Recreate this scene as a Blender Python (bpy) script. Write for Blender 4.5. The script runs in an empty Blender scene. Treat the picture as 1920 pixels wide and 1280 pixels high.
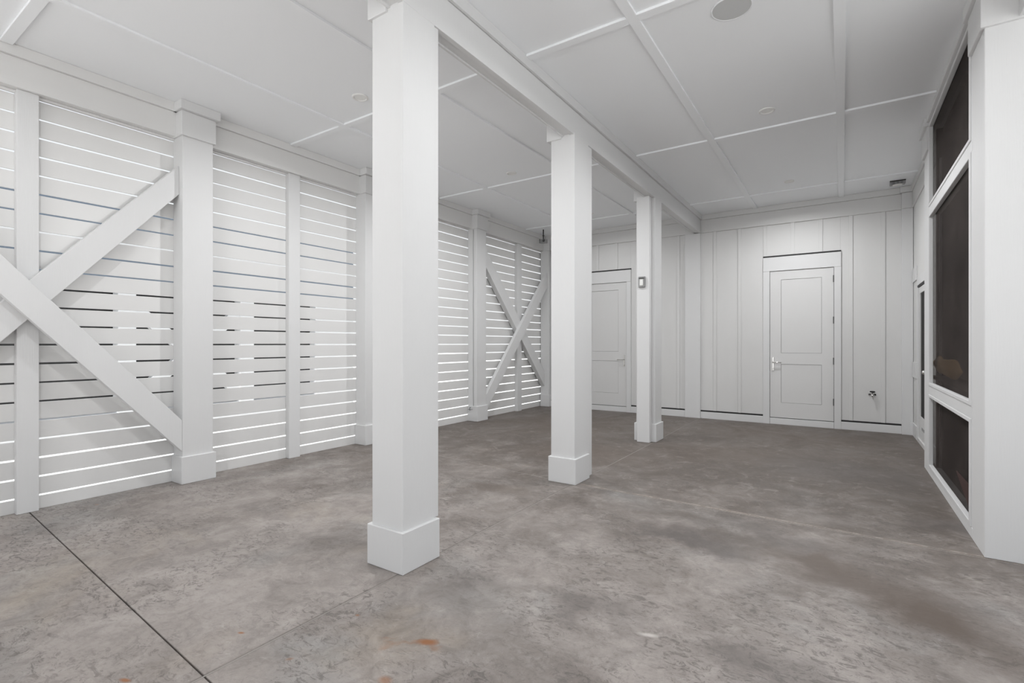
import bpy, bmesh, math, random
from mathutils import Vector, Matrix
random.seed(4)
S = bpy.context.scene
COL = S.collection
H = 1.345
# ------------------------------------------------------------ camera
cd = bpy.data.cameras.new('camera'); cam = bpy.data.objects.new('camera', cd); COL.objects.link(cam)
cd.sensor_width = 36.0; cd.lens = 933.5 / 1920 * 36.0
cd.shift_y = 4.4 / 1920
cam.location = (0, 0, H); cam.rotation_euler = (math.pi / 2, 0, 0.586)
cd.clip_start = .05; cd.clip_end = 300
S.camera = cam
# ------------------------------------------------------------ sky, sun, exposure
W = bpy.data.worlds.new('sky'); S.world = W; W.use_nodes = True
nt = W.node_tree; nt.nodes.clear()
o_ = nt.nodes.new('ShaderNodeOutputWorld'); b_ = nt.nodes.new('ShaderNodeBackground')
tc = nt.nodes.new('ShaderNodeTexCoord'); sx = nt.nodes.new('ShaderNodeSeparateXYZ'); rp = nt.nodes.new('ShaderNodeValToRGB')
nt.links.new(tc.outputs['Generated'], sx.inputs[0]); nt.links.new(sx.outputs['Z'], rp.inputs[0])
rp.color_ramp.elements[0].position = 0.0; rp.color_ramp.elements[0].color = (.97, .985, 1, 1)
rp.color_ramp.elements[1].position = 1.0; rp.color_ramp.elements[1].color = (.80, .88, 1.0, 1)
nt.links.new(rp.outputs[0], b_.inputs[0]); b_.inputs[1].default_value = .92
nt.links.new(b_.outputs[0], o_.inputs[0])
sd = bpy.data.lights.new('sun', 'SUN'); sun = bpy.data.objects.new('sun', sd); COL.objects.link(sun)
sd.energy = 11.5; sd.angle = math.radians(6); sd.color = (.97, .985, 1)
sun.rotation_euler = (math.radians(46), 0, 0)
S.view_settings.view_transform = 'Standard'; S.view_settings.look = 'None'
S.view_settings.gamma = 1.0; S.view_settings.use_curve_mapping = False
S.view_settings.exposure = 0.14

# ------------------------------------------------------------ materials
def mat(name, col, rough=.55, metal=0.0, spec=.5):
    m = bpy.data.materials.new(name); m.use_nodes = True
    p = m.node_tree.nodes['Principled BSDF']
    p.inputs['Base Color'].default_value = (*col, 1); p.inputs['Roughness'].default_value = rough
    p.inputs['Metallic'].default_value = metal; p.inputs['Specular IOR Level'].default_value = spec
    return m
def N(m, t): return m.node_tree.nodes.new(t)
def L(m, a, b): m.node_tree.links.new(a, b)
def paint(name, col, rough=.55, scale=(60, 60, 4), bump=.05, var=.03):
    """painted board: faint grain relief and a faint tone variation"""
    m = mat(name, col, rough); p = m.node_tree.nodes['Principled BSDF']
    t = N(m, 'ShaderNodeTexCoord'); mp = N(m, 'ShaderNodeMapping'); mp.inputs['Scale'].default_value = scale
    n = N(m, 'ShaderNodeTexNoise'); n.inputs['Scale'].default_value = 1.6; n.inputs['Detail'].default_value = 5
    b = N(m, 'ShaderNodeBump'); b.inputs['Strength'].default_value = bump; b.inputs['Distance'].default_value = .004
    L(m, t.outputs['Object'], mp.inputs[0]); L(m, mp.outputs[0], n.inputs[0]); L(m, n.outputs[0], b.inputs['Height']); L(m, b.outputs[0], p.inputs['Normal'])
    n2 = N(m, 'ShaderNodeTexNoise'); n2.inputs['Scale'].default_value = 1.3; n2.inputs['Detail'].default_value = 3
    L(m, t.outputs['Object'], n2.inputs[0])
    mx = N(m, 'ShaderNodeMix'); mx.data_type = 'RGBA'
    mx.inputs['A'].default_value = tuple(c * (1 - var) for c in col) + (1,); mx.inputs['B'].default_value = tuple(min(1, c * (1 + var)) for c in col) + (1,)
    L(m, n2.outputs[0], mx.inputs['Factor']); L(m, mx.outputs['Result'], p.inputs['Base Color'])
    return m
WHITE = paint('white_paint', (.725, .727, .727), scale=(70, 70, 5), bump=.25)
SLATM = paint('slat_paint', (.765, .762, .753), scale=(60, 5, 60), bump=.15)
SIDING = paint('siding_paint', (.715, .713, .705), scale=(70, 70, 6), bump=.2)
CEILM = paint('ceiling_paint', (.93, .948, .965), rough=.7, scale=(30, 30, 30), bump=.08, var=.01)
DOORM = paint('door_paint', (.70, .698, .692), rough=.4, scale=(40, 40, 8), bump=.05)
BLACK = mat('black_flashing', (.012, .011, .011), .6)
CHROME = mat('satin_chrome', (.75, .74, .72), .28, 1.0)
STEELG = mat('grey_cover', (.34, .34, .34), .4, .4)
LEDM = mat('led_cover', (.20, .20, .20), .4)
HINGE = mat('dark_hinge', (.10, .10, .10), .4, .5)
DARKG = mat('dark_grey_plastic', (.06, .06, .06), .45)
LENSM = mat('lens_white', (.85, .85, .83), .35)
GREYSP = paint('speaker_grille', (.60, .61, .61), rough=.7, scale=(200, 200, 200), bump=.3, var=.01)

def floor_material():
    m = mat('stained_concrete', (.3, .28, .26), .5); p = m.node_tree.nodes['Principled BSDF']
    t = N(m, 'ShaderNodeTexCoord').outputs['Object']
    def noise(sc, det, rough=.6, scl=(1, 1, 1), dist=0., off=(0, 0, 0), rot=0):
        mp = N(m, 'ShaderNodeMapping'); mp.inputs['Scale'].default_value = scl; mp.inputs['Location'].default_value = off; mp.inputs['Rotation'].default_value = (0, 0, rot)
        n = N(m, 'ShaderNodeTexNoise'); n.inputs['Scale'].default_value = sc; n.inputs['Detail'].default_value = det
        n.inputs['Roughness'].default_value = rough; n.inputs['Distortion'].default_value = dist
        L(m, t, mp.inputs[0]); L(m, mp.outputs[0], n.inputs[0]); return n
    def ramp(src, stops):
        r = N(m, 'ShaderNodeValToRGB'); e = r.color_ramp.elements
        while len(e) < len(stops): e.new(.5)
        for k, (a, c) in enumerate(stops):
            e[k].position = a; e[k].color = (*c, 1) if isinstance(c, tuple) else (c, c, c, 1)
        L(m, src, r.inputs[0]); return r.outputs[0]
    def mix(f, a, b, mode='MIX'):
        x = N(m, 'ShaderNodeMix'); x.data_type = 'RGBA'; x.blend_type = mode
        for k, v in (('Factor', f), ('A', a), ('B', b)):
            if isinstance(v, (int, float)): x.inputs[k].default_value = v
            elif isinstance(v, tuple): x.inputs[k].default_value = (*v, 1)
            else: L(m, v, x.inputs[k])
        return x.outputs['Result']
    def math_(op, a, b=None, clamp=False):
        x = N(m, 'ShaderNodeMath'); x.operation = op; x.use_clamp = clamp
        for k, v in enumerate((a, b)):
            if v is None: continue
            if isinstance(v, (int, float)): x.inputs[k].default_value = v
            else: L(m, v, x.inputs[k])
        return x.outputs[0]
    warp = noise(2.2, 7, .62, dist=.4)
    big = noise(.55, 6, .6, dist=.5, off=(3, 1, 0))
    mid = noise(1.7, 9, .66, scl=(1, .75, 1), dist=.6, rot=.5)
    fine = noise(34, 6, .75)
    base = ramp(big.outputs[0], [(.30, (.180, .155, .140)), (.45, (.255, .225, .207)), (.57, (.325, .291, .269)), (.70, (.235, .215, .203))])
    c = mix(ramp(mid.outputs[0], [(.38, .0), (.66, .75)]), base, (.375, .338, .315))
    # cool grey and warm mauve washes
    cool = noise(.9, 5, .6, dist=.8, off=(7, 2, 0))
    c = mix(ramp(cool.outputs[0], [(.52, 0.), (.68, .5)]), c, (.255, .258, .254))
    warm = noise(.8, 5, .6, dist=.8, off=(-4, 9, 0))
    c = mix(ramp(warm.outputs[0], [(.56, 0.), (.72, .5)]), c, (.33, .275, .215))
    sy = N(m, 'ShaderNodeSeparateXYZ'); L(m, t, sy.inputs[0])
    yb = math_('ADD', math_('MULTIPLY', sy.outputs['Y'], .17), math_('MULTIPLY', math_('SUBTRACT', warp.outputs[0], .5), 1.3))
    c = mix(ramp(yb, [(.36, 0.), (.92, .95)]), c, mix(mid.outputs[0], (.082, .064, .052), (.150, .124, .106)))  # brown stain, deepened toward the back to carry the weaker light there
    # mid-scale mottling
    mot = noise(5.5, 10, .72, dist=.9, rot=.4, off=(1.7, 4, 0))
    c = mix(ramp(mot.outputs[0], [(.36, .42), (.52, 0.)]), c, (.135, .118, .108))
    c = mix(ramp(mot.outputs[0], [(.54, 0.), (.68, .40)]), c, (.43, .395, .37))
    # dark torn trowel marks, in patches
    strk = noise(15, 12, .78, scl=(1, 1.7, 1), dist=1.1, rot=.55)
    pat = noise(1.35, 5, .6, dist=.4, off=(2.3, -3.1, 0))
    sm = math_('MULTIPLY', ramp(strk.outputs[0], [(.515, 0.), (.575, 1.)]), ramp(pat.outputs[0], [(.44, .16), (.56, 1.)]))
    c = mix(math_('MULTIPLY', sm, .62), c, (.085, .074, .068))
    # thin dark craze lines
    vor = N(m, 'ShaderNodeTexNoise'); vor.inputs['Scale'].default_value = 7.5; vor.inputs['Detail'].default_value = 9; vor.inputs['Distortion'].default_value = 1.6
    L(m, t, vor.inputs[0])
    cr = ramp(math_('ABSOLUTE', math_('SUBTRACT', vor.outputs[0], .5)), [(.0, 1.), (.007, 0.)])
    c = mix(math_('MULTIPLY', math_('MULTIPLY', cr, ramp(pat.outputs[0], [(.44, .0), (.58, .8)])), .5), c, (.07, .06, .055))
    # pale scuffs and dark pits
    sc = noise(17, 9, .74, scl=(1, 1.5, 1), dist=1., rot=-.3, off=(5, 5, 0))
    c = mix(math_('MULTIPLY', ramp(sc.outputs[0], [(.60, 0.), (.70, 1.)]), .40), c, (.52, .485, .46))
    c = mix(ramp(fine.outputs[0], [(.28, .38), (.46, 0.)]), c, (.08, .07, .065))
    c = mix(ramp(fine.outputs[0], [(.58, .0), (.75, .3)]), c, (.5, .47, .45))
    # stains with a shape of their own: x, y, rx, ry, angle, colour, strength
    wv = N(m, 'ShaderNodeVectorMath'); wv.operation = 'MULTIPLY_ADD'
    L(m, warp.outputs['Color'], wv.inputs[0]); wv.inputs[1].default_value = (.85, .85, 0)
    ad = N(m, 'ShaderNodeVectorMath'); ad.operation = 'ADD'; L(m, t, ad.inputs[0]); ad.inputs[1].default_value = (-.425, -.425, 0)
    L(m, ad.outputs[0], wv.inputs[2])
    def stain(c, x, y, rx, ry, ang, col, k, soft=.55):
        mp = N(m, 'ShaderNodeMapping'); mp.vector_type = 'TEXTURE'
        mp.inputs['Location'].default_value = (x, y, 0); mp.inputs['Rotation'].default_value = (0, 0, ang); mp.inputs['Scale'].default_value = (rx, ry, 1)
        L(m, wv.outputs[0] if rx > .12 else t, mp.inputs[0])
        ln = N(m, 'ShaderNodeVectorMath'); ln.operation = 'LENGTH'; L(m, mp.outputs[0], ln.inputs[0])
        f = ramp(ln.outputs['Value'], [(soft * .5, k), (1., 0.)])
        return mix(f, c, col)
    BR = (.125, .100, .082); DK = (.115, .100, .092)
    for a in STAINS: c = stain(c, *a)
    for (x, y, rx, ry, an, k) in [(-1.56, 1.66, .062, .030, .5, .95), (-1.60, 1.63, .13, .05, .6, .35), (-2.333, 1.234, .022, .010, .4, .9), (-2.391, .803, .035, .014, .3, .9), (-1.967, 1.246, .022, .012, .8, .45), (-1.524, 1.378, .04, .03, 0, .6), (-2.004, 1.633, .016, .012, 0, .6), (-5.2, 1.55, .03, .02, 0, .4)]:
        c = stain(c, x, y, rx, ry, an, (.27, .105, .035), k, .7)
    ky = math_('ABSOLUTE', math_('SUBTRACT', math_('ADD', sy.outputs['Y'], math_('MULTIPLY', sy.outputs['X'], .0245)), 4.290))
    kr = math_('GREATER_THAN', sy.outputs['X'], -2.15)
    wear = math_('MULTIPLY', math_('MULTIPLY', ramp(ky, [(.012, .9), (.04, 0.)]), ramp(mot.outputs[0], [(.42, .15), (.55, 1.)])), kr)
    c = mix(wear, c, (.20, .165, .14))
    kx = math_('ABSOLUTE', math_('ADD', sy.outputs['X'], 2.155))
    wx = math_('MULTIPLY', ramp(kx, [(.006, .8), (.014, 0.)]), ramp(mot.outputs[0], [(.40, .3), (.55, .9)]))
    c = mix(wx, c, (.12, .105, .095))
    wear2 = math_('MULTIPLY', math_('MULTIPLY', ramp(ky, [(.006, .9), (.016, 0.)]), ramp(sc.outputs[0], [(.45, .1), (.55, 1.)])), kr)
    c = mix(wear2, c, (.36, .325, .295))
    c = stain(c, -.749, 2.265, .06, .02, .3, (.62, .58, .55), .7)
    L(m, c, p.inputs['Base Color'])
    rr = ramp(mid.outputs[0], [(.35, .52), (.65, .38)]); L(m, rr, p.inputs['Roughness'])
    p.inputs['Specular IOR Level'].default_value = .35
    h = math_('ADD', math_('MULTIPLY', strk.outputs[0], .6), math_('MULTIPLY', fine.outputs[0], .25))
    b = N(m, 'ShaderNodeBump'); b.inputs['Strength'].default_value = .35; b.inputs['Distance'].default_value = .006
    L(m, h, b.inputs['Height']); L(m, b.outputs[0], p.inputs['Normal'])
    return m
_B = (.120, .094, .077); _D = (.115, .100, .093)
STAINS = [(-.14, 3.55, .62, .30, -.35, _B, .92), (.36, 3.15, .50, .28, -.9, _B, .95), (-.888, 3.55, .50, .20, -.2, _D, .85), (-.40, 3.9, .55, .22, -.3, _D, .55),
          (.66, 4.75, .35, .30, .3, _D, .8), (-2.8, 2.15, .45, .25, .3, _D, .45), (-2.69, 3.78, .50, .22, 0, _B, .60), (-1.73, 2.15, .32, .2, .5, _D, .45),
          (-1.1, 2.3, .35, .15, 0, _D, .5), (-2.7, 5.6, 1.2, .8, 0, _B, .65), (-1.15, 6.5, 1.2, .7, .2, _B, .6), (.0, 6.3, 1.0, .8, -.2, _D, .55), (-.6, 8.4, 1.6, .9, 0, _B, .55),
          (-4.0, 7.6, 1.7, 1.4, 0, _B, .6), (-4.3, 3.9, .9, .5, .3, _B, .35), (-3.9, 2.3, .5, .2, .1, _D, .35), (-.3, 2.3, .3, .2, -.6, _D, .45)]
FLOORM = floor_material()
FILLER = paint('joint_sealant', (.31, .29, .265), rough=.8, scale=(20, 20, 20), bump=.1, var=.15)
JOINTD = mat('joint_dark', (.035, .03, .027), .9)
DRIVE = paint('driveway', (.52, .51, .49), rough=.8, scale=(5, 5, 5), bump=.1, var=.1)

# ------------------------------------------------------------ builders
def mesh_from(bm, name):
    me = bpy.data.meshes.new(name); bm.normal_update(); bm.to_mesh(me); bm.free(); return me
def add_box(bm, x0, x1, y0, y1, z0, z1, bev=0.0):
    r = bmesh.ops.create_cube(bm, size=1.0)
    vs = r['verts']
    for v in vs: v.co = Vector(((x0 + x1) / 2 + v.co.x * (x1 - x0), (y0 + y1) / 2 + v.co.y * (y1 - y0), (z0 + z1) / 2 + v.co.z * (z1 - z0)))
    if bev > 0:
        es = list({e for v in vs for e in v.link_edges})
        bmesh.ops.bevel(bm, geom=es, offset=min(bev, .3 * min(x1 - x0, y1 - y0, z1 - z0)), segments=1, affect='EDGES', profile=.5)
def add_prism(bm, pts, axis, a, b):
    """polygon pts extruded between a and b along axis (0: pts are y,z; 1: pts are x,z; 2: pts are x,y)"""
    def P(p, t): return {0: (t, p[0], p[1]), 1: (p[0], t, p[1]), 2: (p[0], p[1], t)}[axis]
    va = [bm.verts.new(P(p, a)) for p in pts]; vb = [bm.verts.new(P(p, b)) for p in pts]
    bm.faces.new(va); bm.faces.new(vb[::-1]); n = len(pts)
    for i in range(n): bm.faces.new((va[i], vb[i], vb[(i + 1) % n], va[(i + 1) % n]))
    bmesh.ops.recalc_face_normals(bm, faces=bm.faces[:])
def add_lathe(bm, prof, c=(0, 0, 0), axis='Z', n=32):
    """prof: list of (r, h) turned about the axis through c"""
    rings = []
    for r, h in prof:
        ring = []
        for k in range(n):
            a = 2 * math.pi * k / n; u, v = r * math.cos(a), r * math.sin(a)
            co = (u, v, h) if axis == 'Z' else ((u, h, v) if axis == 'Y' else (h, u, v))
            ring.append(bm.verts.new(Vector(co) + Vector(c)))
        rings.append(ring)
    for a, b in zip(rings, rings[1:]):
        for k in range(n): bm.faces.new((a[k], a[(k + 1) % n], b[(k + 1) % n], b[k]))
    for ring in (rings[0], rings[-1]):
        try: bm.faces.new(ring)
        except ValueError: pass
    bmesh.ops.recalc_face_normals(bm, faces=bm.faces[:])
def add_tube(bm, pts, r, n=10):
    pts = [Vector(p) for p in pts]; rings = []
    for i, p in enumerate(pts):
        d = (pts[min(i + 1, len(pts) - 1)] - pts[max(i - 1, 0)]).normalized()
        u = d.orthogonal().normalized() if i == 0 else (u - d * u.dot(d)).normalized()
        w = d.cross(u)
        rings.append([bm.verts.new(p + (u * math.cos(2 * math.pi * k / n) + w * math.sin(2 * math.pi * k / n)) * r) for k in range(n)])
    for a, b in zip(rings, rings[1:]):
        for k in range(n): bm.faces.new((a[k], a[(k + 1) % n], b[(k + 1) % n], b[k]))
    bm.faces.new(rings[0]); bm.faces.new(rings[-1]); bmesh.ops.recalc_face_normals(bm, faces=bm.faces[:])
def wloc(o):
    v = Vector((0, 0, 0))
    while o is not None: v = v + o.location; o = o.parent
    return v
def obj(name, bm, m, parent=None, at=None, smooth=False):
    """bm holds world coordinates; the object's own origin is put at `at` (default: the bottom centre of the mesh)"""
    cs = [v.co for v in bm.verts]
    lo = Vector([min(c[i] for c in cs) for i in range(3)]); hi = Vector([max(c[i] for c in cs) for i in range(3)])
    o0 = Vector(at) if at is not None else Vector(((lo.x + hi.x) / 2, (lo.y + hi.y) / 2, lo.z))
    bmesh.ops.translate(bm, verts=bm.verts[:], vec=-o0)
    if smooth:
        for f in bm.faces: f.smooth = True
    me = mesh_from(bm, name); me.materials.append(m)
    o = bpy.data.objects.new(name, me); COL.objects.link(o)
    o.location = o0 - (wloc(parent) if parent else Vector())
    o.parent = parent
    return o
def box(name, ext, m, parent=None, bev=.002, at=None):
    bm = bmesh.new(); add_box(bm, *ext, bev=bev); return obj(name, bm, m, parent, at)
def boxes(name, exts, m, parent=None, bev=.002, at=None):
    bm = bmesh.new()
    for e in exts: add_box(bm, *e, bev=bev)
    return obj(name, bm, m, parent, at)
def thing(name, label, cat, loc, group=None):
    o = bpy.data.objects.new(name, None); COL.objects.link(o); o.location = loc; o.empty_display_size = .2
    o['label'] = label; o['category'] = cat
    if group: o['group'] = group
    return o
def tag(o, label, cat, group=None):
    o['label'] = label; o['category'] = cat
    if group: o['group'] = group
    return o
def struct(name, loc=(0, 0, 0), label=None, cat=None):
    o = bpy.data.objects.new(name, None); COL.objects.link(o); o.location = loc; o['kind'] = 'structure'
    if label: o['label'] = label
    if cat: o['category'] = cat
    return o

CZ = 3.67            # ceiling
FB, FT = 3.35, 3.58  # frieze bottom and top
Y0 = -4.5            # open front edge of the roof
YB = 9.40            # back wall face
XW = -5.468          # slat face

# ------------------------------------------------------------ ground outside
g = box('ground', (-60, 60, -60, 60, -.35, -.10), DRIVE, None, 0)
g['kind'] = 'structure'; g['label'] = 'pale concrete ground outside the slatted wall'; g['category'] = 'ground'

# ------------------------------------------------------------ floor: slabs parted by joints
floor = struct('floor', (0, 0, 0), 'stained grey brown concrete floor with joints', 'floor')
box('slab_bed', (-5.5, 2.9, Y0, 9.6, -.10, -.014), JOINTD, floor, 0)
def jA(x): return 1.185 - (x + 5.47) * .0588     # front cross joint
jB = [(-5.5, 4.60), (-3.65, 4.48), (-2.155, 4.315), (.75, 4.245), (2.9, 4.20)]
def lerpB(x):
    for (a, b), (c, d) in zip(jB, jB[1:]):
        if a <= x <= c: return b + (d - b) * (x - a) / (c - a)
gp = .0035
gB = .0055
XJ = -2.155
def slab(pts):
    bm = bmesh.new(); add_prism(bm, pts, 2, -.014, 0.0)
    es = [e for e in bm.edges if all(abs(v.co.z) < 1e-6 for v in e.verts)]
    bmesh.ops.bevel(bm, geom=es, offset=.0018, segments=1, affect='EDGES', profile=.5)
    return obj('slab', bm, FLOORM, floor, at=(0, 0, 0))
xl, xr = -5.5, 2.9
lb = [(x, y) for x, y in jB if x <= XJ + .001]
rb = [(x, y) for x, y in jB if x >= XJ - .001]
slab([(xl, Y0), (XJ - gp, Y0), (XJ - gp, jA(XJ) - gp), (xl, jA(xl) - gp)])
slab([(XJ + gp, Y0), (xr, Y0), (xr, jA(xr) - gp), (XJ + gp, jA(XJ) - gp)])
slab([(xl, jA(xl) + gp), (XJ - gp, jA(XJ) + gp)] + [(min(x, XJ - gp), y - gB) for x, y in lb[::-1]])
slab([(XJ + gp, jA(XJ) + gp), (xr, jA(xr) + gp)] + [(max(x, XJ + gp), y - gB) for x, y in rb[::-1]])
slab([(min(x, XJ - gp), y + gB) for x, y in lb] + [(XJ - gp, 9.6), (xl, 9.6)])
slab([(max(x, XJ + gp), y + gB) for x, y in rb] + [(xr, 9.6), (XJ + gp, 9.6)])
box('joint_filler', (XJ - gp, XJ + gp, Y0, 9.6, -.012, -.0016), FILLER, floor, 0)
bm = bmesh.new(); add_prism(bm, [(x, y - gB) for x, y in jB] + [(x, y + gB) for x, y in jB[::-1]], 2, -.012, -.0018)
obj('joint_filler', bm, FILLER, floor)

# ------------------------------------------------------------ ceiling: panels and battens
ceil = struct('ceiling', (0, 0, CZ), 'white panelled ceiling with thin battens', 'ceiling')
bx_r = [-1.243, -.017]           # battens running in depth, open bay on the right
bx_l = [-4.42, -3.13]
by_ = [1.035, 3.43, 5.99, 8.575]
xs = [-5.5] + bx_l + [-2.2] + bx_r + [.95]
ys = [Y0] + by_ + [9.46]
for i in range(len(xs) - 1):
    for j in range(len(ys) - 1):
        box('ceiling_panel', (xs[i] + .003, xs[i + 1] - .003, ys[j] + .003, ys[j + 1] - .003, CZ, CZ + .012), CEILM, ceil, 0)
hw = .037; bz = .019
for x in bx_l + bx_r: box('batten', (x - hw, x + hw, Y0, YB - .02, CZ - bz, CZ), CEILM, ceil, .0015)
for y in by_:
    for a, b in ((-5.34, bx_l[0]), (bx_l[0], bx_l[1]), (bx_l[1], -2.285)):
        box('batten', (a + (hw if a in bx_l else 0), b - (hw if b in bx_l else 0), y - hw, y + hw, CZ - bz, CZ), CEILM, ceil, .0015)
    e = .72 if y < 7 else .85
    for a, b in ((-2.115, bx_r[0]), (bx_r[0], bx_r[1]), (bx_r[1], e)):
        box('batten', (a + (hw if a in bx_r else 0), b - (hw if b in bx_r else 0), y - hw, y + hw, CZ - bz, CZ), CEILM, ceil, .0015)
box('floor_above', (-5.75, 3.2, Y0 - .05, 9.8, CZ + .013, CZ + .35), WHITE, ceil, 0)

# ------------------------------------------------------------ slatted wall on the left
wl = struct('wall_left', (XW, 0, 0), 'white horizontal slat wall with narrow daylight gaps', 'wall')
PB = [(2.232, 2.510), (4.43, 4.71), (6.845, 7.118)]      # shafts of the wall posts (y)
YL = -.9
bays = [(YL, PB[0][0] + .02), (PB[0][1] - .02, PB[1][0] + .02), (PB[1][1] - .02, PB[2][0] + .02), (PB[2][1] - .02, YB + .03)]
th = .016
for bi, (a, b) in enumerate(bays):
    gap = [.0150, .0150, .0165, .0175][bi]
    bm = bmesh.new(); add_box(bm, -th, 0, a, b, gap / 2, .1533 - gap / 2, bev=.0015); me = mesh_from(bm, 'slat'); me.materials.append(SLATM)
    box('slat', (XW - th, XW, a, b, 0, .1115 - gap / 2), SLATM, wl, .0015)
    for k in range(22):
        o = bpy.data.objects.new('slat', me if k < 21 else None) if k < 21 else None
        if o:
            COL.objects.link(o); o.parent = wl
            o.location = (random.uniform(-.0012, .0012), 0, .1115 + .1533 * k + random.uniform(-.0009, .0009))
    box('slat', (XW - th, XW, a, b, .1115 + .1533 * 21 + gap / 2, 3.47), SLATM, wl, .0015)
for (a, b) in ((YL, PB[0][0]), (PB[0][1], PB[1][0]), (PB[1][1], PB[2][0]), (PB[2][1], YB)):
    box('fascia', (XW + .01, -5.37, a, b, FB, FT), SLATM, wl)
    box('crown_trim', (XW + .01, -5.345, a, b, FT + .001, CZ - .001), SLATM, wl)
    box('head_strip', (XW, XW + .03, a, b, FB - .022, FB - .001), SLATM, wl)
box('outer_header', (XW - .20, XW - th, YL, 9.6, 3.46, CZ), SLATM, wl, 0)

def square_post(label, shaft, base_z, cap=None, crown=None, base=None, extra=None, group=None):
    x0, x1, y0, y1 = shaft
    t = thing('square_post', label, 'post', ((x0 + x1) / 2, (y0 + y1) / 2, 0), group)
    box('shaft', (x0, x1, y0, y1, 0, FB + .02), WHITE, t, .003)
    if base: box('base_block', (*base, 0, base_z), WHITE, t, .004)
    if extra:
        for e in extra: box('backing_board', e, WHITE, t, .003)
    if cap: box('cap_block', cap, WHITE, t, .003)
    if crown: box('crown_block', crown, WHITE, t, .003)
    return t
names = ['tall white square wall post meeting the lower end of the near X brace',
         'white wall post in the slatted wall, half hidden by the nearest free-standing post',
         'white square wall post with thin grey cable, just before the far X brace']
for (a, b), nm in zip(PB, names):
    square_post(nm, (XW, -5.275, a, b), .262, cap=(XW, -5.25, a - .018, b + .018, FB - .005, FT),
                crown=(XW, -5.212, a - .04, b + .045, FT + .001, CZ - .001), base=(XW, -5.250, a - .018, b + .018), group='wall posts along the slatted wall')
square_post('white corner post where the slatted wall meets the panelled back wall', (XW + .02, -5.25, 9.33, 9.40), .25,
            cap=(XW + .02, -5.22, 9.31, 9.40, FB, FT), base=(XW + .02, -5.23, 9.315, 9.40), group='wall posts along the slatted wall')
def stud(y0, y1, lab, face=-5.40):
    t = thing('wall_stud', lab, 'stud', ((XW + face) / 2, (y0 + y1) / 2, 0), 'studs of the slatted wall')
    box('stud_board', (XW + .001, face, y0, y1, 0, FB - .001), WHITE, t, .003)
stud(1.105, 1.237, 'white stud crossing behind the centre of the near X brace')
stud(3.413, 3.558, 'white stud standing alone between two wall posts, no brace over it')
stud(8.333, 8.492, 'white stud crossing behind the centre of the far X brace')
stud(5.60, 5.74, 'white stud hidden behind the nearest free-standing post')
def brace(lab, A, B, Ax, Bx, loc):
    t = thing('cross_brace', lab, 'brace', loc, 'X braces on the slatted wall')
    for pts, (x0, x1) in ((A, Ax), (B, Bx)):
        bm = bmesh.new(); add_prism(bm, pts, 0, x0, x1)
        bmesh.ops.bevel(bm, geom=bm.edges[:], offset=.003, segments=1, affect='EDGES', profile=.5)
        obj('brace_board', bm, WHITE, t)
brace('large white X brace of two wide boards at the near end of slatted wall',
      [(2.232, .608), (2.232, .31), (.10, 2.74), (.10, 3.04)], [(2.232, 3.067), (2.232, 2.790), (.10, .30), (.10, .62)],
      (-5.3455, -5.280), (-5.43, -5.346), (-5.36, 1.17, .3))
brace('white X brace on the slatted wall at the far end by back wall',
      [(7.122, .44), (7.122, .145), (9.325, 2.555), (9.325, 2.875)], [(7.122, 3.145), (7.122, 2.82), (9.325, .43), (9.325, .75)],
      (-5.3455, -5.280), (-5.44, -5.346), (-5.36, 8.2, .2))

# ------------------------------------------------------------ centre beam and its posts
beam = thing('ceiling_beam', 'long white boxed beam carried by the row of free-standing posts', 'beam', (-2.2, 4.2, FB))
box('side_board', (-2.18, -2.140, Y0, 9.42, FB, FT), WHITE, beam, .002)
box('side_board', (-2.268, -2.248, Y0, 9.42, FB, FT), WHITE, beam, .002)
box('soffit', (-2.2475, -2.1805, Y0, 9.42, FB + .012, FB + .03), WHITE, beam, 0)
for e in ((-2.139, -2.115), (-2.292, -2.269)): box('crown_trim', (*e, Y0, 9.42, FT + .001, CZ - .001), WHITE, beam)
box('core', (-2.2475, -2.1405, Y0, 9.42, FT + .001, CZ - .001), WHITE, beam, 0)
def free_post(lab, shaft, base, extra, capy):
    return square_post(lab, shaft, .245, cap=(-2.43, -2.2695, capy[0], capy[1], FB - .02, FT), crown=(-2.45, -2.293, capy[0] - .02, capy[1] + .02, FT + .001, CZ - .001), base=base, extra=extra, group='free-standing posts under the beam')
P1 = free_post('nearest and widest free-standing white square post with plinth, under the beam', (-2.407, -2.1415, 2.073, 2.345), (-2.431, -2.122, 2.053, 2.372), [(-2.40, -2.152, 2.3455, 2.392, .246, FB + .01)], (2.055, 2.37))
P2 = free_post('second free-standing white square post from the camera, with plinth', (-2.388, -2.1315, 4.292, 4.60), (-2.41, -2.112, 4.272, 4.589), [(-2.375, -2.152, 4.6005, 4.73, 0, FB + .01)], (4.275, 4.61))
P3 = free_post('farthest and narrowest free-standing white post carrying a small grey light', (-2.405, -2.1405, 6.772, 7.062), (-2.43, -2.12, 6.755, 7.08), [(-2.36, -2.183, 6.664, 6.754, 0, FB + .01)], (6.735, 7.08))
for o in P3.children:
    if o.name.startswith('shaft'): pass

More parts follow.
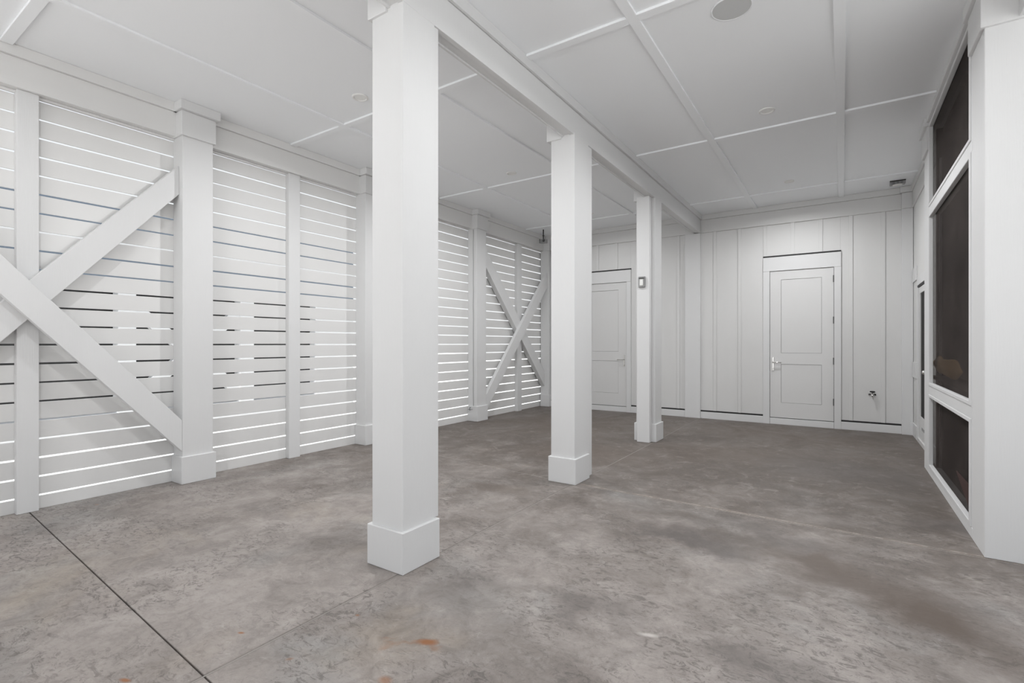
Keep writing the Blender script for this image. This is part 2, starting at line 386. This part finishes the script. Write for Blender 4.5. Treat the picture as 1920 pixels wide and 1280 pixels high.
# ------------------------------------------------------------ back wall
wb = struct('wall_back', (0, YB, 0), 'white board and batten back wall with two doors', 'wall')
SY = YB + .030           # siding face
DR = (-1.018, -.116); DL = (-4.448, -3.546)   # door leaves
CR = (-1.125, -.017); CL = (-4.555, -3.450)   # casings
def siding(a, b, z0, z1): box('siding_panel', (a, b, SY, SY + .015, z0, z1), SIDING, wb, 0)
bcx = [-4.97, -4.565, -4.16, -3.755, -3.35, -2.944, -2.542, -1.90, -1.495, -1.095, -.685, -.291, .108, .515]
cuts = sorted([-5.47, .9] + bcx + [CR[0] + .01, CR[1] - .01, CL[0] + .01, CL[1] - .01])
for a, b in zip(cuts, cuts[1:]):
    m_ = (a + b) / 2; z0 = .146
    for c in (CR, CL):
        if c[0] + .009 < m_ < c[1] - .009: z0 = 2.826
    siding(a + .0005, b - .0005, z0, FB + .02)
bw = .027
for x in bcx:
    z0 = .146
    for c in (CR, CL):
        if c[0] - .02 < x < c[1] + .02: z0 = 2.826
    box('batten', (x - bw, x + bw, SY - .015, SY, z0, FB + .02), SIDING, wb, .002)
box('batten', (-2.47, -2.42, SY - .015, SY, .146, FB + .02), SIDING, wb, .002)
# structural backing, black flashing lines
boxes('backing', [(-5.48, 3.0, SY + .075, SY + .2, -.05, CZ + .2)], BLACK, wb, 0)
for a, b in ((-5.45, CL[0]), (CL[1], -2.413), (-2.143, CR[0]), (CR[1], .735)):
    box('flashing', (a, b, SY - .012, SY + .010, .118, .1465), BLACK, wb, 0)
    box('base_board', (a, b, YB, SY + .02, 0, .120), WHITE, wb, .003)
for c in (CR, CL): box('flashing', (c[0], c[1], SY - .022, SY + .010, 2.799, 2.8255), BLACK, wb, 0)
for a, b in ((-5.45, -2.269), (-2.139, .735)):
    box('frieze_board', (a, b, YB, SY + .02, FB, FT), SIDING, wb, .002)
    box('crown_trim', (a - (.024 if a < -5 else -.025), b, YB - .022, SY + .02, FT + .001, CZ - .001), SIDING, wb, .002)
p = thing('wall_pilaster', 'wide flat white pilaster on the back wall under the end of the beam', 'pilaster', (-2.278, YB, 0))
box('pilaster_board', (-2.413, -2.143, YB - .022, SY + .01, 0, FB - .001), WHITE, p, .003)
p = thing('wall_pilaster', 'white pilaster in the far corner beside the dark glazed door', 'pilaster', (.80, YB, 0))
box('pilaster_board', (.735, .868, YB - .04, SY + .01, 0, FB - .001), WHITE, p, .003)
box('cap_block', (.733, .868, YB - .055, SY + .01, FB, FT), WHITE, p, .003)
box('crown_block', (.71, .868, YB - .08, SY + .01, FT + .001, CZ - .001), WHITE, p, .003)
box('base_block', (.83, .868, YB - .055, YB - .041, 0, .19), WHITE, p, .003)

def panel_door(n, D, C, lever_right, lab):
    d = struct('door_%d' % n, ((D[0] + D[1]) / 2, YB, 0), lab, 'door')
    for a, b in ((C[0], D[0] - .0055), (D[1] + .0055, C[1])): box('casing', (a, b, YB - .002, SY + .05, 0, 2.5645), WHITE, d, .002)
    box('head_casing', (C[0], C[1], YB - .004, SY + .05, 2.566, 2.7985), WHITE, d, .002)
    box('threshold', (D[0] - .003, D[1] + .003, YB, SY + .05, 0, .102), WHITE, d, .003)
    yf = YB + .012
    fx = D; x0, x1 = D[0] + .163, D[1] - .163
    zs = [(.365, 1.008), (1.193, 2.416)]
    z0, z1 = .114, 2.560
    # leaf: stiles and rails proud of two recessed panels
    boxes('leaf', [(D[0], x0, yf, yf + .04, z0, z1), (x1, D[1], yf, yf + .04, z0, z1),
                   (x0, x1, yf, yf + .04, z0, zs[0][0]), (x0, x1, yf, yf + .04, zs[0][1], zs[1][0]), (x0, x1, yf, yf + .04, zs[1][1], z1)], DOORM, d, 0)
    for a, b in zs:
        pnl = box('door_panel', (x0 + .0035, x1 - .0035, yf + .006, yf + .03, a + .0035, b - .0035), DOORM, d, 0)
    boxes('shadow_gap', [(D[0] - .006, D[1] + .006, yf + .041, yf + .05, .09, 2.57)], BLACK, d, 0)
    hx = D[1] - .045 if lever_right else D[0] + .045
    s = -1 if lever_right else 1
    h = bpy.data.objects.new('door_handle', None)
    bm = bmesh.new(); add_box(bm, hx - .017, hx + .017, yf - .009, yf, .897, 1.124, bev=.004)
    hp = obj('door_handle', bm, CHROME, d); bpy.data.objects.remove(h)
    bm = bmesh.new(); add_tube(bm, [(hx, yf - .009, 1.035), (hx, yf - .045, 1.035), (hx + s * .012, yf - .055, 1.035), (hx + s * .06, yf - .055, 1.034), (hx + s * .125, yf - .05, 1.032)], .010)
    obj('lever', bm, CHROME, hp, smooth=True)
    bm = bmesh.new(); add_lathe(bm, [(.0, -.016), (.009, -.016), (.011, -.012), (.011, 0), (0, 0)], (hx, yf - .008, .925), 'Y', 14); obj('lock_cylinder', bm, CHROME, hp)
    ex = D[0] if lever_right else D[1]
    for z in (2.38, 1.722, 1.07, .418):
        bm = bmesh.new(); add_lathe(bm, [(0, z - .055), (.010, z - .055), (.010, z + .055), (0, z + .055)], (ex + (-.001 if lever_right else .001), yf - .006, 0), 'Z', 10)
        obj('hinge', bm, HINGE, d)
    box('strike_gap', (hx + s * -.052, hx + s * -.046, yf - .001, yf + .02, .89, 1.13) if not lever_right else (hx + .046, hx + .052, yf - .001, yf + .02, .89, 1.13), BLACK, d, 0)
    return d
panel_door(1, DR, CR, False, 'white two-panel door with chrome lever on its left edge')
panel_door(2, DL, CL, True, 'white two-panel door behind the second free-standing post')

# hose bib
fb = thing('hose_bib', 'small chrome hose tap with black knob low on back wall', 'tap', (.381, SY, .57))
bm = bmesh.new(); add_lathe(bm, [(0, 0), (.030, 0), (.030, -.006), (.012, -.012), (.012, -.05), (0, -.05)], (.381, SY, .585), 'Y', 20); obj('escutcheon', bm, CHROME, fb)
bm = bmesh.new(); add_tube(bm, [(.381, SY - .03, .585), (.381, SY - .055, .580), (.381, SY - .066, .56), (.381, SY - .068, .535)], .014, 12); obj('spout', bm, CHROME, fb, smooth=True)
bm = bmesh.new(); add_lathe(bm, [(0, .598), (.010, .598), (.034, .606), (.036, .616), (.028, .624), (0, .624)], (.381, SY - .055, 0), 'Z', 16); obj('tap_knob', bm, BLACK, fb)
for s in (-1, 1):
    bm = bmesh.new(); add_lathe(bm, [(0, .0), (.011, .0), (.011, -.02), (0, -.02)], (.381 + s * .037, SY, .568), 'Y', 12); obj('mount_screw', bm, BLACK, fb)

# ------------------------------------------------------------ screened wall on the right
XR = .745
def screen_material():
    m = bpy.data.materials.new('insect_screen'); m.use_nodes = True; nt = m.node_tree
    p = nt.nodes['Principled BSDF']; out = nt.nodes['Material Output']
    p.inputs['Roughness'].default_value = .8; p.inputs['Specular IOR Level'].default_value = .1
    t = N(m, 'ShaderNodeTexCoord'); mp = N(m, 'ShaderNodeMapping'); mp.inputs['Scale'].default_value = (1, 26, 1.4)
    n = N(m, 'ShaderNodeTexNoise'); n.inputs['Scale'].default_value = 3; n.inputs['Detail'].default_value = 8; n.inputs['Roughness'].default_value = .7
    L(m, t.outputs['Object'], mp.inputs[0]); L(m, mp.outputs[0], n.inputs[0])
    r = N(m, 'ShaderNodeValToRGB'); r.color_ramp.elements[0].position = .36; r.color_ramp.elements[0].color = (.012, .009, .008, 1); r.color_ramp.elements[1].position = .66; r.color_ramp.elements[1].color = (.115, .096, .088, 1)
    n3 = N(m, 'ShaderNodeTexNoise'); n3.inputs['Scale'].default_value = 1.3; n3.inputs['Detail'].default_value = 12; n3.inputs['Roughness'].default_value = .72
    L(m, t.outputs['Object'], n3.inputs[0])
    av = N(m, 'ShaderNodeMath'); av.operation = 'ADD'; L(m, n.outputs[0], av.inputs[0]); L(m, n3.outputs[0], av.inputs[1])
    hv = N(m, 'ShaderNodeMath'); hv.operation = 'MULTIPLY'; hv.inputs[1].default_value = .5; L(m, av.outputs[0], hv.inputs[0])
    L(m, hv.outputs[0], r.inputs[0]); L(m, r.outputs[0], p.inputs['Base Color'])
    tr = N(m, 'ShaderNodeBsdfTransparent'); mx = N(m, 'ShaderNodeMixShader'); mx.inputs[0].default_value = .55
    L(m, tr.outputs[0], mx.inputs[1]); L(m, p.outputs[0], mx.inputs[2]); L(m, mx.outputs[0], out.inputs['Surface'])
    return m
SCREEN = screen_material()
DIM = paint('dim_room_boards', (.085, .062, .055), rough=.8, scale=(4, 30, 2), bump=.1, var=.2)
wr = struct('wall_right', (XR, 7, 0), 'white framed screened partition with three dark screens', 'wall')
pn = square_post('massive white post with wood grain at the near end of the dark screens', (XR, 1.06, 4.257, 4.60), .2,
                 cap=(XR - .022, 1.08, 4.235, 4.622, FB - .02, FT), crown=(XR - .045, 1.10, 4.212, 4.645, FT + .001, CZ - .001))
pf = square_post('white post at the far end of the dark screens', (XR, .775, 6.665, 7.02), .2,
                 cap=(XR - .022, .775, 6.645, 7.04, FB, FT), crown=(XR - .045, .775, 6.625, 7.06, FT + .001, CZ - .001))
sb = thing('side_beam', 'white beam running forward from the massive near post', 'beam', (.98, 1.5, FB - .01))
box('beam_board', (.895, 1.06, Y0, 4.234, FB - .01, FT), WHITE, sb, .003)
box('crown_trim', (.870, 1.085, Y0, 4.211, FT + .001, CZ - .001), WHITE, sb, .003)
ya, yb = 4.601, 6.664
rails = [(0, .075), (.825, .915), (2.675, 2.755)]
for a, b in rails: box('rail', (XR, XR + .10, ya, yb, a, b), WHITE, wr, .003)
box('crown_trim', (XR - .025, XR + .1, 4.646, 6.624, FT + .035, CZ - .001), WHITE, wr, .003)
box('head_rail', (XR, XR + .1, ya, yb, 3.60, FT + .034), WHITE, wr, .002)
ops = [(.075, .825), (.915, 2.675), (2.755, 3.60)]
for z0, z1 in ops:
    w = .030
    fr = bmesh.new()
    for e in ((ya + .045, ya + .045 + w * 1.6, z0, z1), (yb - w, yb, z0, z1)):
        add_box(fr, XR - .006, XR + .03, e[0], e[1], e[2], e[3], bev=.003)
    for e in ((z0, z0 + w), (z1 - w, z1)):
        add_box(fr, XR - .0055, XR + .03, ya + .045 + w * 1.6, yb - w, e[0], e[1], bev=.003)
    f = obj('screen_frame', fr, WHITE, wr)
    box('insect_screen', (XR + .032, XR + .034, ya + .02, yb, z0 + .01, z1 - .01), SCREEN, f, 0)
box('jamb', (XR + .001, XR + .10, ya, ya + .044, .075, 3.60), WHITE, wr, .003)
# dim enclosed room behind the screens
room = struct('trim_1', (1.8, 5.6, 0), 'dim enclosed room behind the dark screens', 'room')
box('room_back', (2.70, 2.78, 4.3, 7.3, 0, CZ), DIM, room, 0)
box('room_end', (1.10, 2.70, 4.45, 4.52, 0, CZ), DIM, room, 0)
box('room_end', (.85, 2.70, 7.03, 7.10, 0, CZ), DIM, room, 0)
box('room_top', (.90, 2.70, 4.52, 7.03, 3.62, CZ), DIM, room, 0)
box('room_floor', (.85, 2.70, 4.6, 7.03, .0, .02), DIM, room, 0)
box('wall_return', (1.062, 2.85, 4.30, 4.44, -.05, CZ), WHITE, room, 0)
box('wall_return', (2.80, 2.85, 4.44, 9.5, -.05, CZ), WHITE, room, 0)
# right wall beyond the screens, with the glazed door
w2 = struct('wall_right_far', (.87, 8.2, 0), 'short white wall with dark glazed door in far corner', 'wall')
XD = .872
for a, b, z0, z1 in ((7.021, 7.80, 0, FB), (8.90, 9.40, 0, FB), (7.801, 8.899, 2.20, FB)):
    box('siding_panel', (XD, XD + .02, a, b, z0, z1), SIDING, w2, 0)
box('frieze_board', (XD - .015, XD + .02, 7.061, 9.40, FB + .001, FT), SIDING, w2)
box('crown_trim', (XD - .030, XD + .02, 7.061, 9.40, FT + .001, CZ - .001), SIDING, w2)
box('wall_rail', (XD - .016, XD, 8.93, 9.34, 2.24, 2.44), WHITE, w2)
box('wall_rail', (XD - .016, XD, 8.93, 9.34, .86, 1.08), WHITE, w2)
box('base_board', (XD - .012, XD, 8.90, 9.36, 0, .19), WHITE, w2); box('base_board', (XD - .012, XD, 7.061, 7.80, 0, .19), WHITE, w2)
d3 = struct('door_3', (XD, 8.35, 0), 'white framed door with dark full-height glass in far right corner', 'door')
for a, b in ((7.801, 7.88), (8.82, 8.899)): box('casing', (XD - .008, XD + .06, a, b, 0, 2.12), WHITE, d3)
box('head_casing', (XD - .008, XD + .06, 7.801, 8.899, 2.15, 2.27), WHITE, d3)
box('flashing', (XD - .002, XD + .02, 7.801, 8.899, 2.121, 2.149), BLACK, d3, 0)
GLASS = mat('dark_glass', (.008, .007, .006), .5, 0, .08)
boxes('leaf', [(XD + .005, XD + .045, 7.885, 8.0, .06, 2.115), (XD + .005, XD + .045, 8.72, 8.815, .06, 2.115), (XD + .005, XD + .045, 8.0, 8.72, .06, .36), (XD + .005, XD + .045, 8.0, 8.72, 2.03, 2.115)], DOORM, d3, .001)
box('glass', (XD + .02, XD + .026, 7.99, 8.73, .35, 2.04), GLASS, d3, 0)
box('threshold', (XD - .012, XD + .06, 7.88, 8.82, 0, .058), DOORM, d3)
box('kick_plate', (XD + .001, XD + .005, 8.25, 8.50, .20, .235), STEELG, d3, 0)
bm = bmesh.new(); add_lathe(bm, [(0, -.05), (.02, -.05), (.026, -.035), (.02, -.02), (.01, -.015), (.01, .005), (0, .005)], (XD, 7.95, .99), 'X', 16); obj('door_knob', bm, CHROME, d3, smooth=True)
box('room_beyond', (XD + .3, XD + .35, 7.2, 9.5, 0, CZ), BLACK, w2, 0)
# dim things behind the screens
TAN = paint('tan_cloth', (.75, .45, .17), rough=.9, scale=(8, 8, 8), bump=.3, var=.1)
bm = bmesh.new()
def blob(bm, c, r, seed):
    rr = random.Random(seed)
    res = bmesh.ops.create_icosphere(bm, subdivisions=3, radius=1.0)
    for v in res['verts']:
        k = 1 + .16 * math.sin(3.1 * v.co.x + seed) + .12 * math.sin(4.7 * v.co.y + seed * 2) + .08 * math.sin(6 * v.co.z + seed)
        v.co = Vector((c[0] + v.co.x * r[0] * k, c[1] + v.co.y * r[1] * k, c[2] + v.co.z * r[2] * k))
blob(bm, (.825, 6.66, 1.135), (.022, .34, .070), 1); blob(bm, (.825, 6.05, 1.115), (.022, .52, .075), 2)
for f in bm.faces: f.smooth = True
tag(obj('cloth', bm, TAN), 'rumpled tan cloth seen dimly behind the middle dark screen', 'cloth')
ledge = box('shelf', (.795, .98, 5.0, 7.02, .975, 1.005), DIM); tag(ledge, 'dim brown shelf under tan cloth behind the screen', 'shelf')
BRN = mat('brown_board', (.045, .018, .014), .7)
bm = bmesh.new(); add_prism(bm, [(4.70, .315), (5.36, .315), (4.70, .10)], 0, XR + .022, XR + .030)
tag(obj('board', bm, BRN), 'dark red-brown triangular board at the near corner of the lowest screen', 'board')

# ------------------------------------------------------------ ceiling fittings
DOWN_W = 29.0
DOWN_S = 165
def downlight(x, y, r, lab, k=1.0):
    if lab: t = thing('recessed_light', lab, 'light', (x, y, CZ - .012), 'recessed ceiling lights')
    else:                                      # unseen fixture added as fill light, grouped with the ceiling
        t = bpy.data.objects.new('recessed_light', None); COL.objects.link(t); t.parent = ceil; t.location = (x, y, -.012)
    bm = bmesh.new(); add_lathe(bm, [(r, CZ), (r, CZ - .004), (r * .97, CZ - .008), (r * .80, CZ - .012), (r * .76, CZ - .010), (r * .70, CZ - .0005)], (x, y, 0), 'Z', 40)
    obj('trim_ring', bm, LENSM, t, smooth=True)
    bm = bmesh.new(); add_lathe(bm, [(0, CZ - .004), (r * .69, CZ - .004), (r * .69, CZ - .001), (0, CZ - .001)], (x, y, 0), 'Z', 40)
    obj('lens', bm, LENSM, t)
    ld = bpy.data.lights.new('downlight_lamp', 'AREA'); ld.shape = 'DISK'; ld.size = r * 1.3; ld.energy = DOWN_W * k; ld.spread = math.radians(DOWN_S); ld.color = (.985, .99, 1)
    lo = bpy.data.objects.new('lamp', ld); COL.objects.link(lo); lo.location = (0, 0, .012 - .014); lo.parent = t
downlight(-.628, 5.54, .075, 'round white recessed light in the open bay, nearer of the two')
downlight(-.638, 8.13, .065, 'round white recessed light nearest the back wall in the open bay')
downlight(-3.79, 3.12, .075, 'round white recessed light beside the top of nearest free-standing post', .95)
downlight(-3.755, 5.645, .070, 'round white recessed light seen between the first two free-standing posts', k=1.15)
downlight(-.64, 2.95, .075, None, 1.)  # added out of view to brighten the open bay
downlight(-3.75, 8.17, .065, None, .45)  # added behind the second post, weak fill for the far left
downlight(-3.80, .60, .075, None, .6)  # added beyond the view as fill for the slatted side
t = thing('ceiling_speaker', 'large flat round pale grey speaker set flush in the ceiling', 'speaker', (-.64, 3.72, CZ - .008))
bm = bmesh.new(); add_lathe(bm, [(.132, CZ), (.132, CZ - .005), (.127, CZ - .007), (.124, CZ - .0035)], (-.64, 3.715, 0), 'Z', 56); obj('rim', bm, CEILM, t, smooth=True)
bm = bmesh.new(); add_lathe(bm, [(0, CZ - .004), (.1235, CZ - .004), (.1235, CZ), (0, CZ)], (-.64, 3.715, 0), 'Z', 56); obj('grille', bm, GREYSP, t)
# flood light on the ceiling in the far right corner
x, y = .655, 8.93
t = thing('flood_light', 'small grey box light under the ceiling in the far right corner', 'light', (x, y, CZ - .09))
box('housing', (x - .09, x + .09, y + .0, y + .085, CZ - .055, CZ), STEELG, t, .008)
box('visor', (x - .092, x + .092, y - .010, y, CZ - .014, CZ), BLACK, t, .002)
bm = bmesh.new(); add_lathe(bm, [(0, -.010), (.04, -.008), (.055, -.002), (.06, .0), (0, .0)], (x, y + .04, CZ - .055), 'Z', 20); obj('lens', bm, LENSM, t, smooth=True)
for dx in (-.045, .0, .045):
    bm = bmesh.new(); add_lathe(bm, [(0, -.016), (.016, -.016), (.018, -.002), (0, -.002)], (x + dx, y, CZ - .034), 'Y', 14); obj('led', bm, LEDM, t)
# hanging grey camera unit by the far left corner
cx_, cy_, cz_ = -5.06, 8.80, 3.44
t = thing('security_camera', 'small dark grey box camera hung near the far end of the slatted wall', 'camera', (cx_, cy_, cz_))
box('body', (cx_ - .075, cx_ + .06, cy_ - .05, cy_ + .05, cz_ - .05, cz_ + .03), STEELG, t, .01)
bm = bmesh.new(); add_lathe(bm, [(0, -.012), (.022, -.012), (.030, 0), (.030, .01), (0, .01)], (cx_ + .02, cy_ - .05, cz_ - .005), 'Y', 18); obj('lens', bm, DARKG, t, smooth=True)
box('side_plate', (cx_ - .085, cx_ - .074, cy_ - .045, cy_ + .045, cz_ - .045, cz_ + .035), DARKG, t, .002)
bm = bmesh.new(); add_lathe(bm, [(0, cz_ + .03), (.012, cz_ + .03), (.012, cz_ + .085), (.02, cz_ + .10), (.02, cz_ + .115), (.012, cz_ + .12), (.012, CZ), (0, CZ)], (cx_ - .015, cy_, 0), 'Z', 14); obj('stem', bm, DARKG, t, smooth=True)
# small light on the farthest post
t = thing('post_light', 'small grey framed light on the face of the farthest free-standing post', 'light', (-2.284, 6.664, 2.115))
bm = bmesh.new(); add_box(bm, -2.332, -2.237, 6.640, 6.6635, 2.115, 2.265, bev=.012); obj('frame', bm, STEELG, t)
bm = bmesh.new(); add_box(bm, -2.310, -2.262, 6.630, 6.6405, 2.140, 2.232, bev=.006); obj('lens', bm, LENSM, t)
box('hood', (-2.318, -2.250, 6.618, 6.640, 2.234, 2.246), DARKG, t, .002)
# cable down the wall post
t = thing('wall_cable', 'thin grey cable running down the wall post before the far X brace', 'cable', (-5.345, 6.84, .2))
pts = [(-5.345 + .003 * math.sin(k * 1.7), 6.838, FB - .02 - k * (FB - .22) / 24) for k in range(25)]
bm = bmesh.new(); add_tube(bm, pts, .0035, 8); obj('cable_run', bm, STEELG, t, smooth=True)
bm = bmesh.new(); add_tube(bm, [(-5.345, 6.815, .21), (-5.37, 6.812, .205), (-5.45, 6.812, .203)], .004, 8); obj('cable_tail', bm, STEELG, t, smooth=True)
bm = bmesh.new(); add_tube(bm, [(-5.385 + .022 * math.cos(a), 6.812, .215 + .028 * math.sin(a)) for a in [1.4 + k * .35 for k in range(9)]], .004, 8); obj('hook', bm, DARKG, t, smooth=True)

# ------------------------------------------------------------ neighbouring house seen through the slats
XH = -9.0
BLUE = mat('slate_blue_siding', (.17, .21, .26), .7); HW = mat('neighbour_white', (.8, .8, .8), .6)
nh = thing('neighbouring_house', 'neighbouring house with dark openings and white columns seen through slat gaps', 'house', (XH - 1, 2, -.1))
box('siding', (XH - .6, XH - .1, -6, 7.3, 2.15, 2.75), BLUE, nh, 0)
box('belt_board', (XH - .6, XH - .05, -6, 7.3, 2.75, 2.95), HW, nh, 0)
box('siding', (XH - .6, XH - .1, -6, 7.3, 2.95, 3.6), BLUE, nh, 0)
box('dark_opening', (XH - .6, XH - .4, -6, 7.3, .30, 2.15), BLACK, nh, 0)
box('base_wall', (XH - .6, XH - .1, -6, 7.3, -.1, .30), HW, nh, 0)
for a, b in ((-1.2, -1.0), (.9, 1.15), (2.97, 3.20), (4.80, 5.05), (6.35, 7.3)): box('column', (XH - .3, XH - .1, a, b, .30, 2.15), HW, nh, 0)
for (a, b, c_, d_) in ((3.2, .5, 4.8, 1.9), (3.2, 1.9, 4.8, .5)):
    bm = bmesh.new(); add_prism(bm, [(a, b - .12), (a, b + .12), (c_, d_ + .12), (c_, d_ - .12)], 0, XH - .25, XH - .15); obj('brace_board', bm, HW, nh)
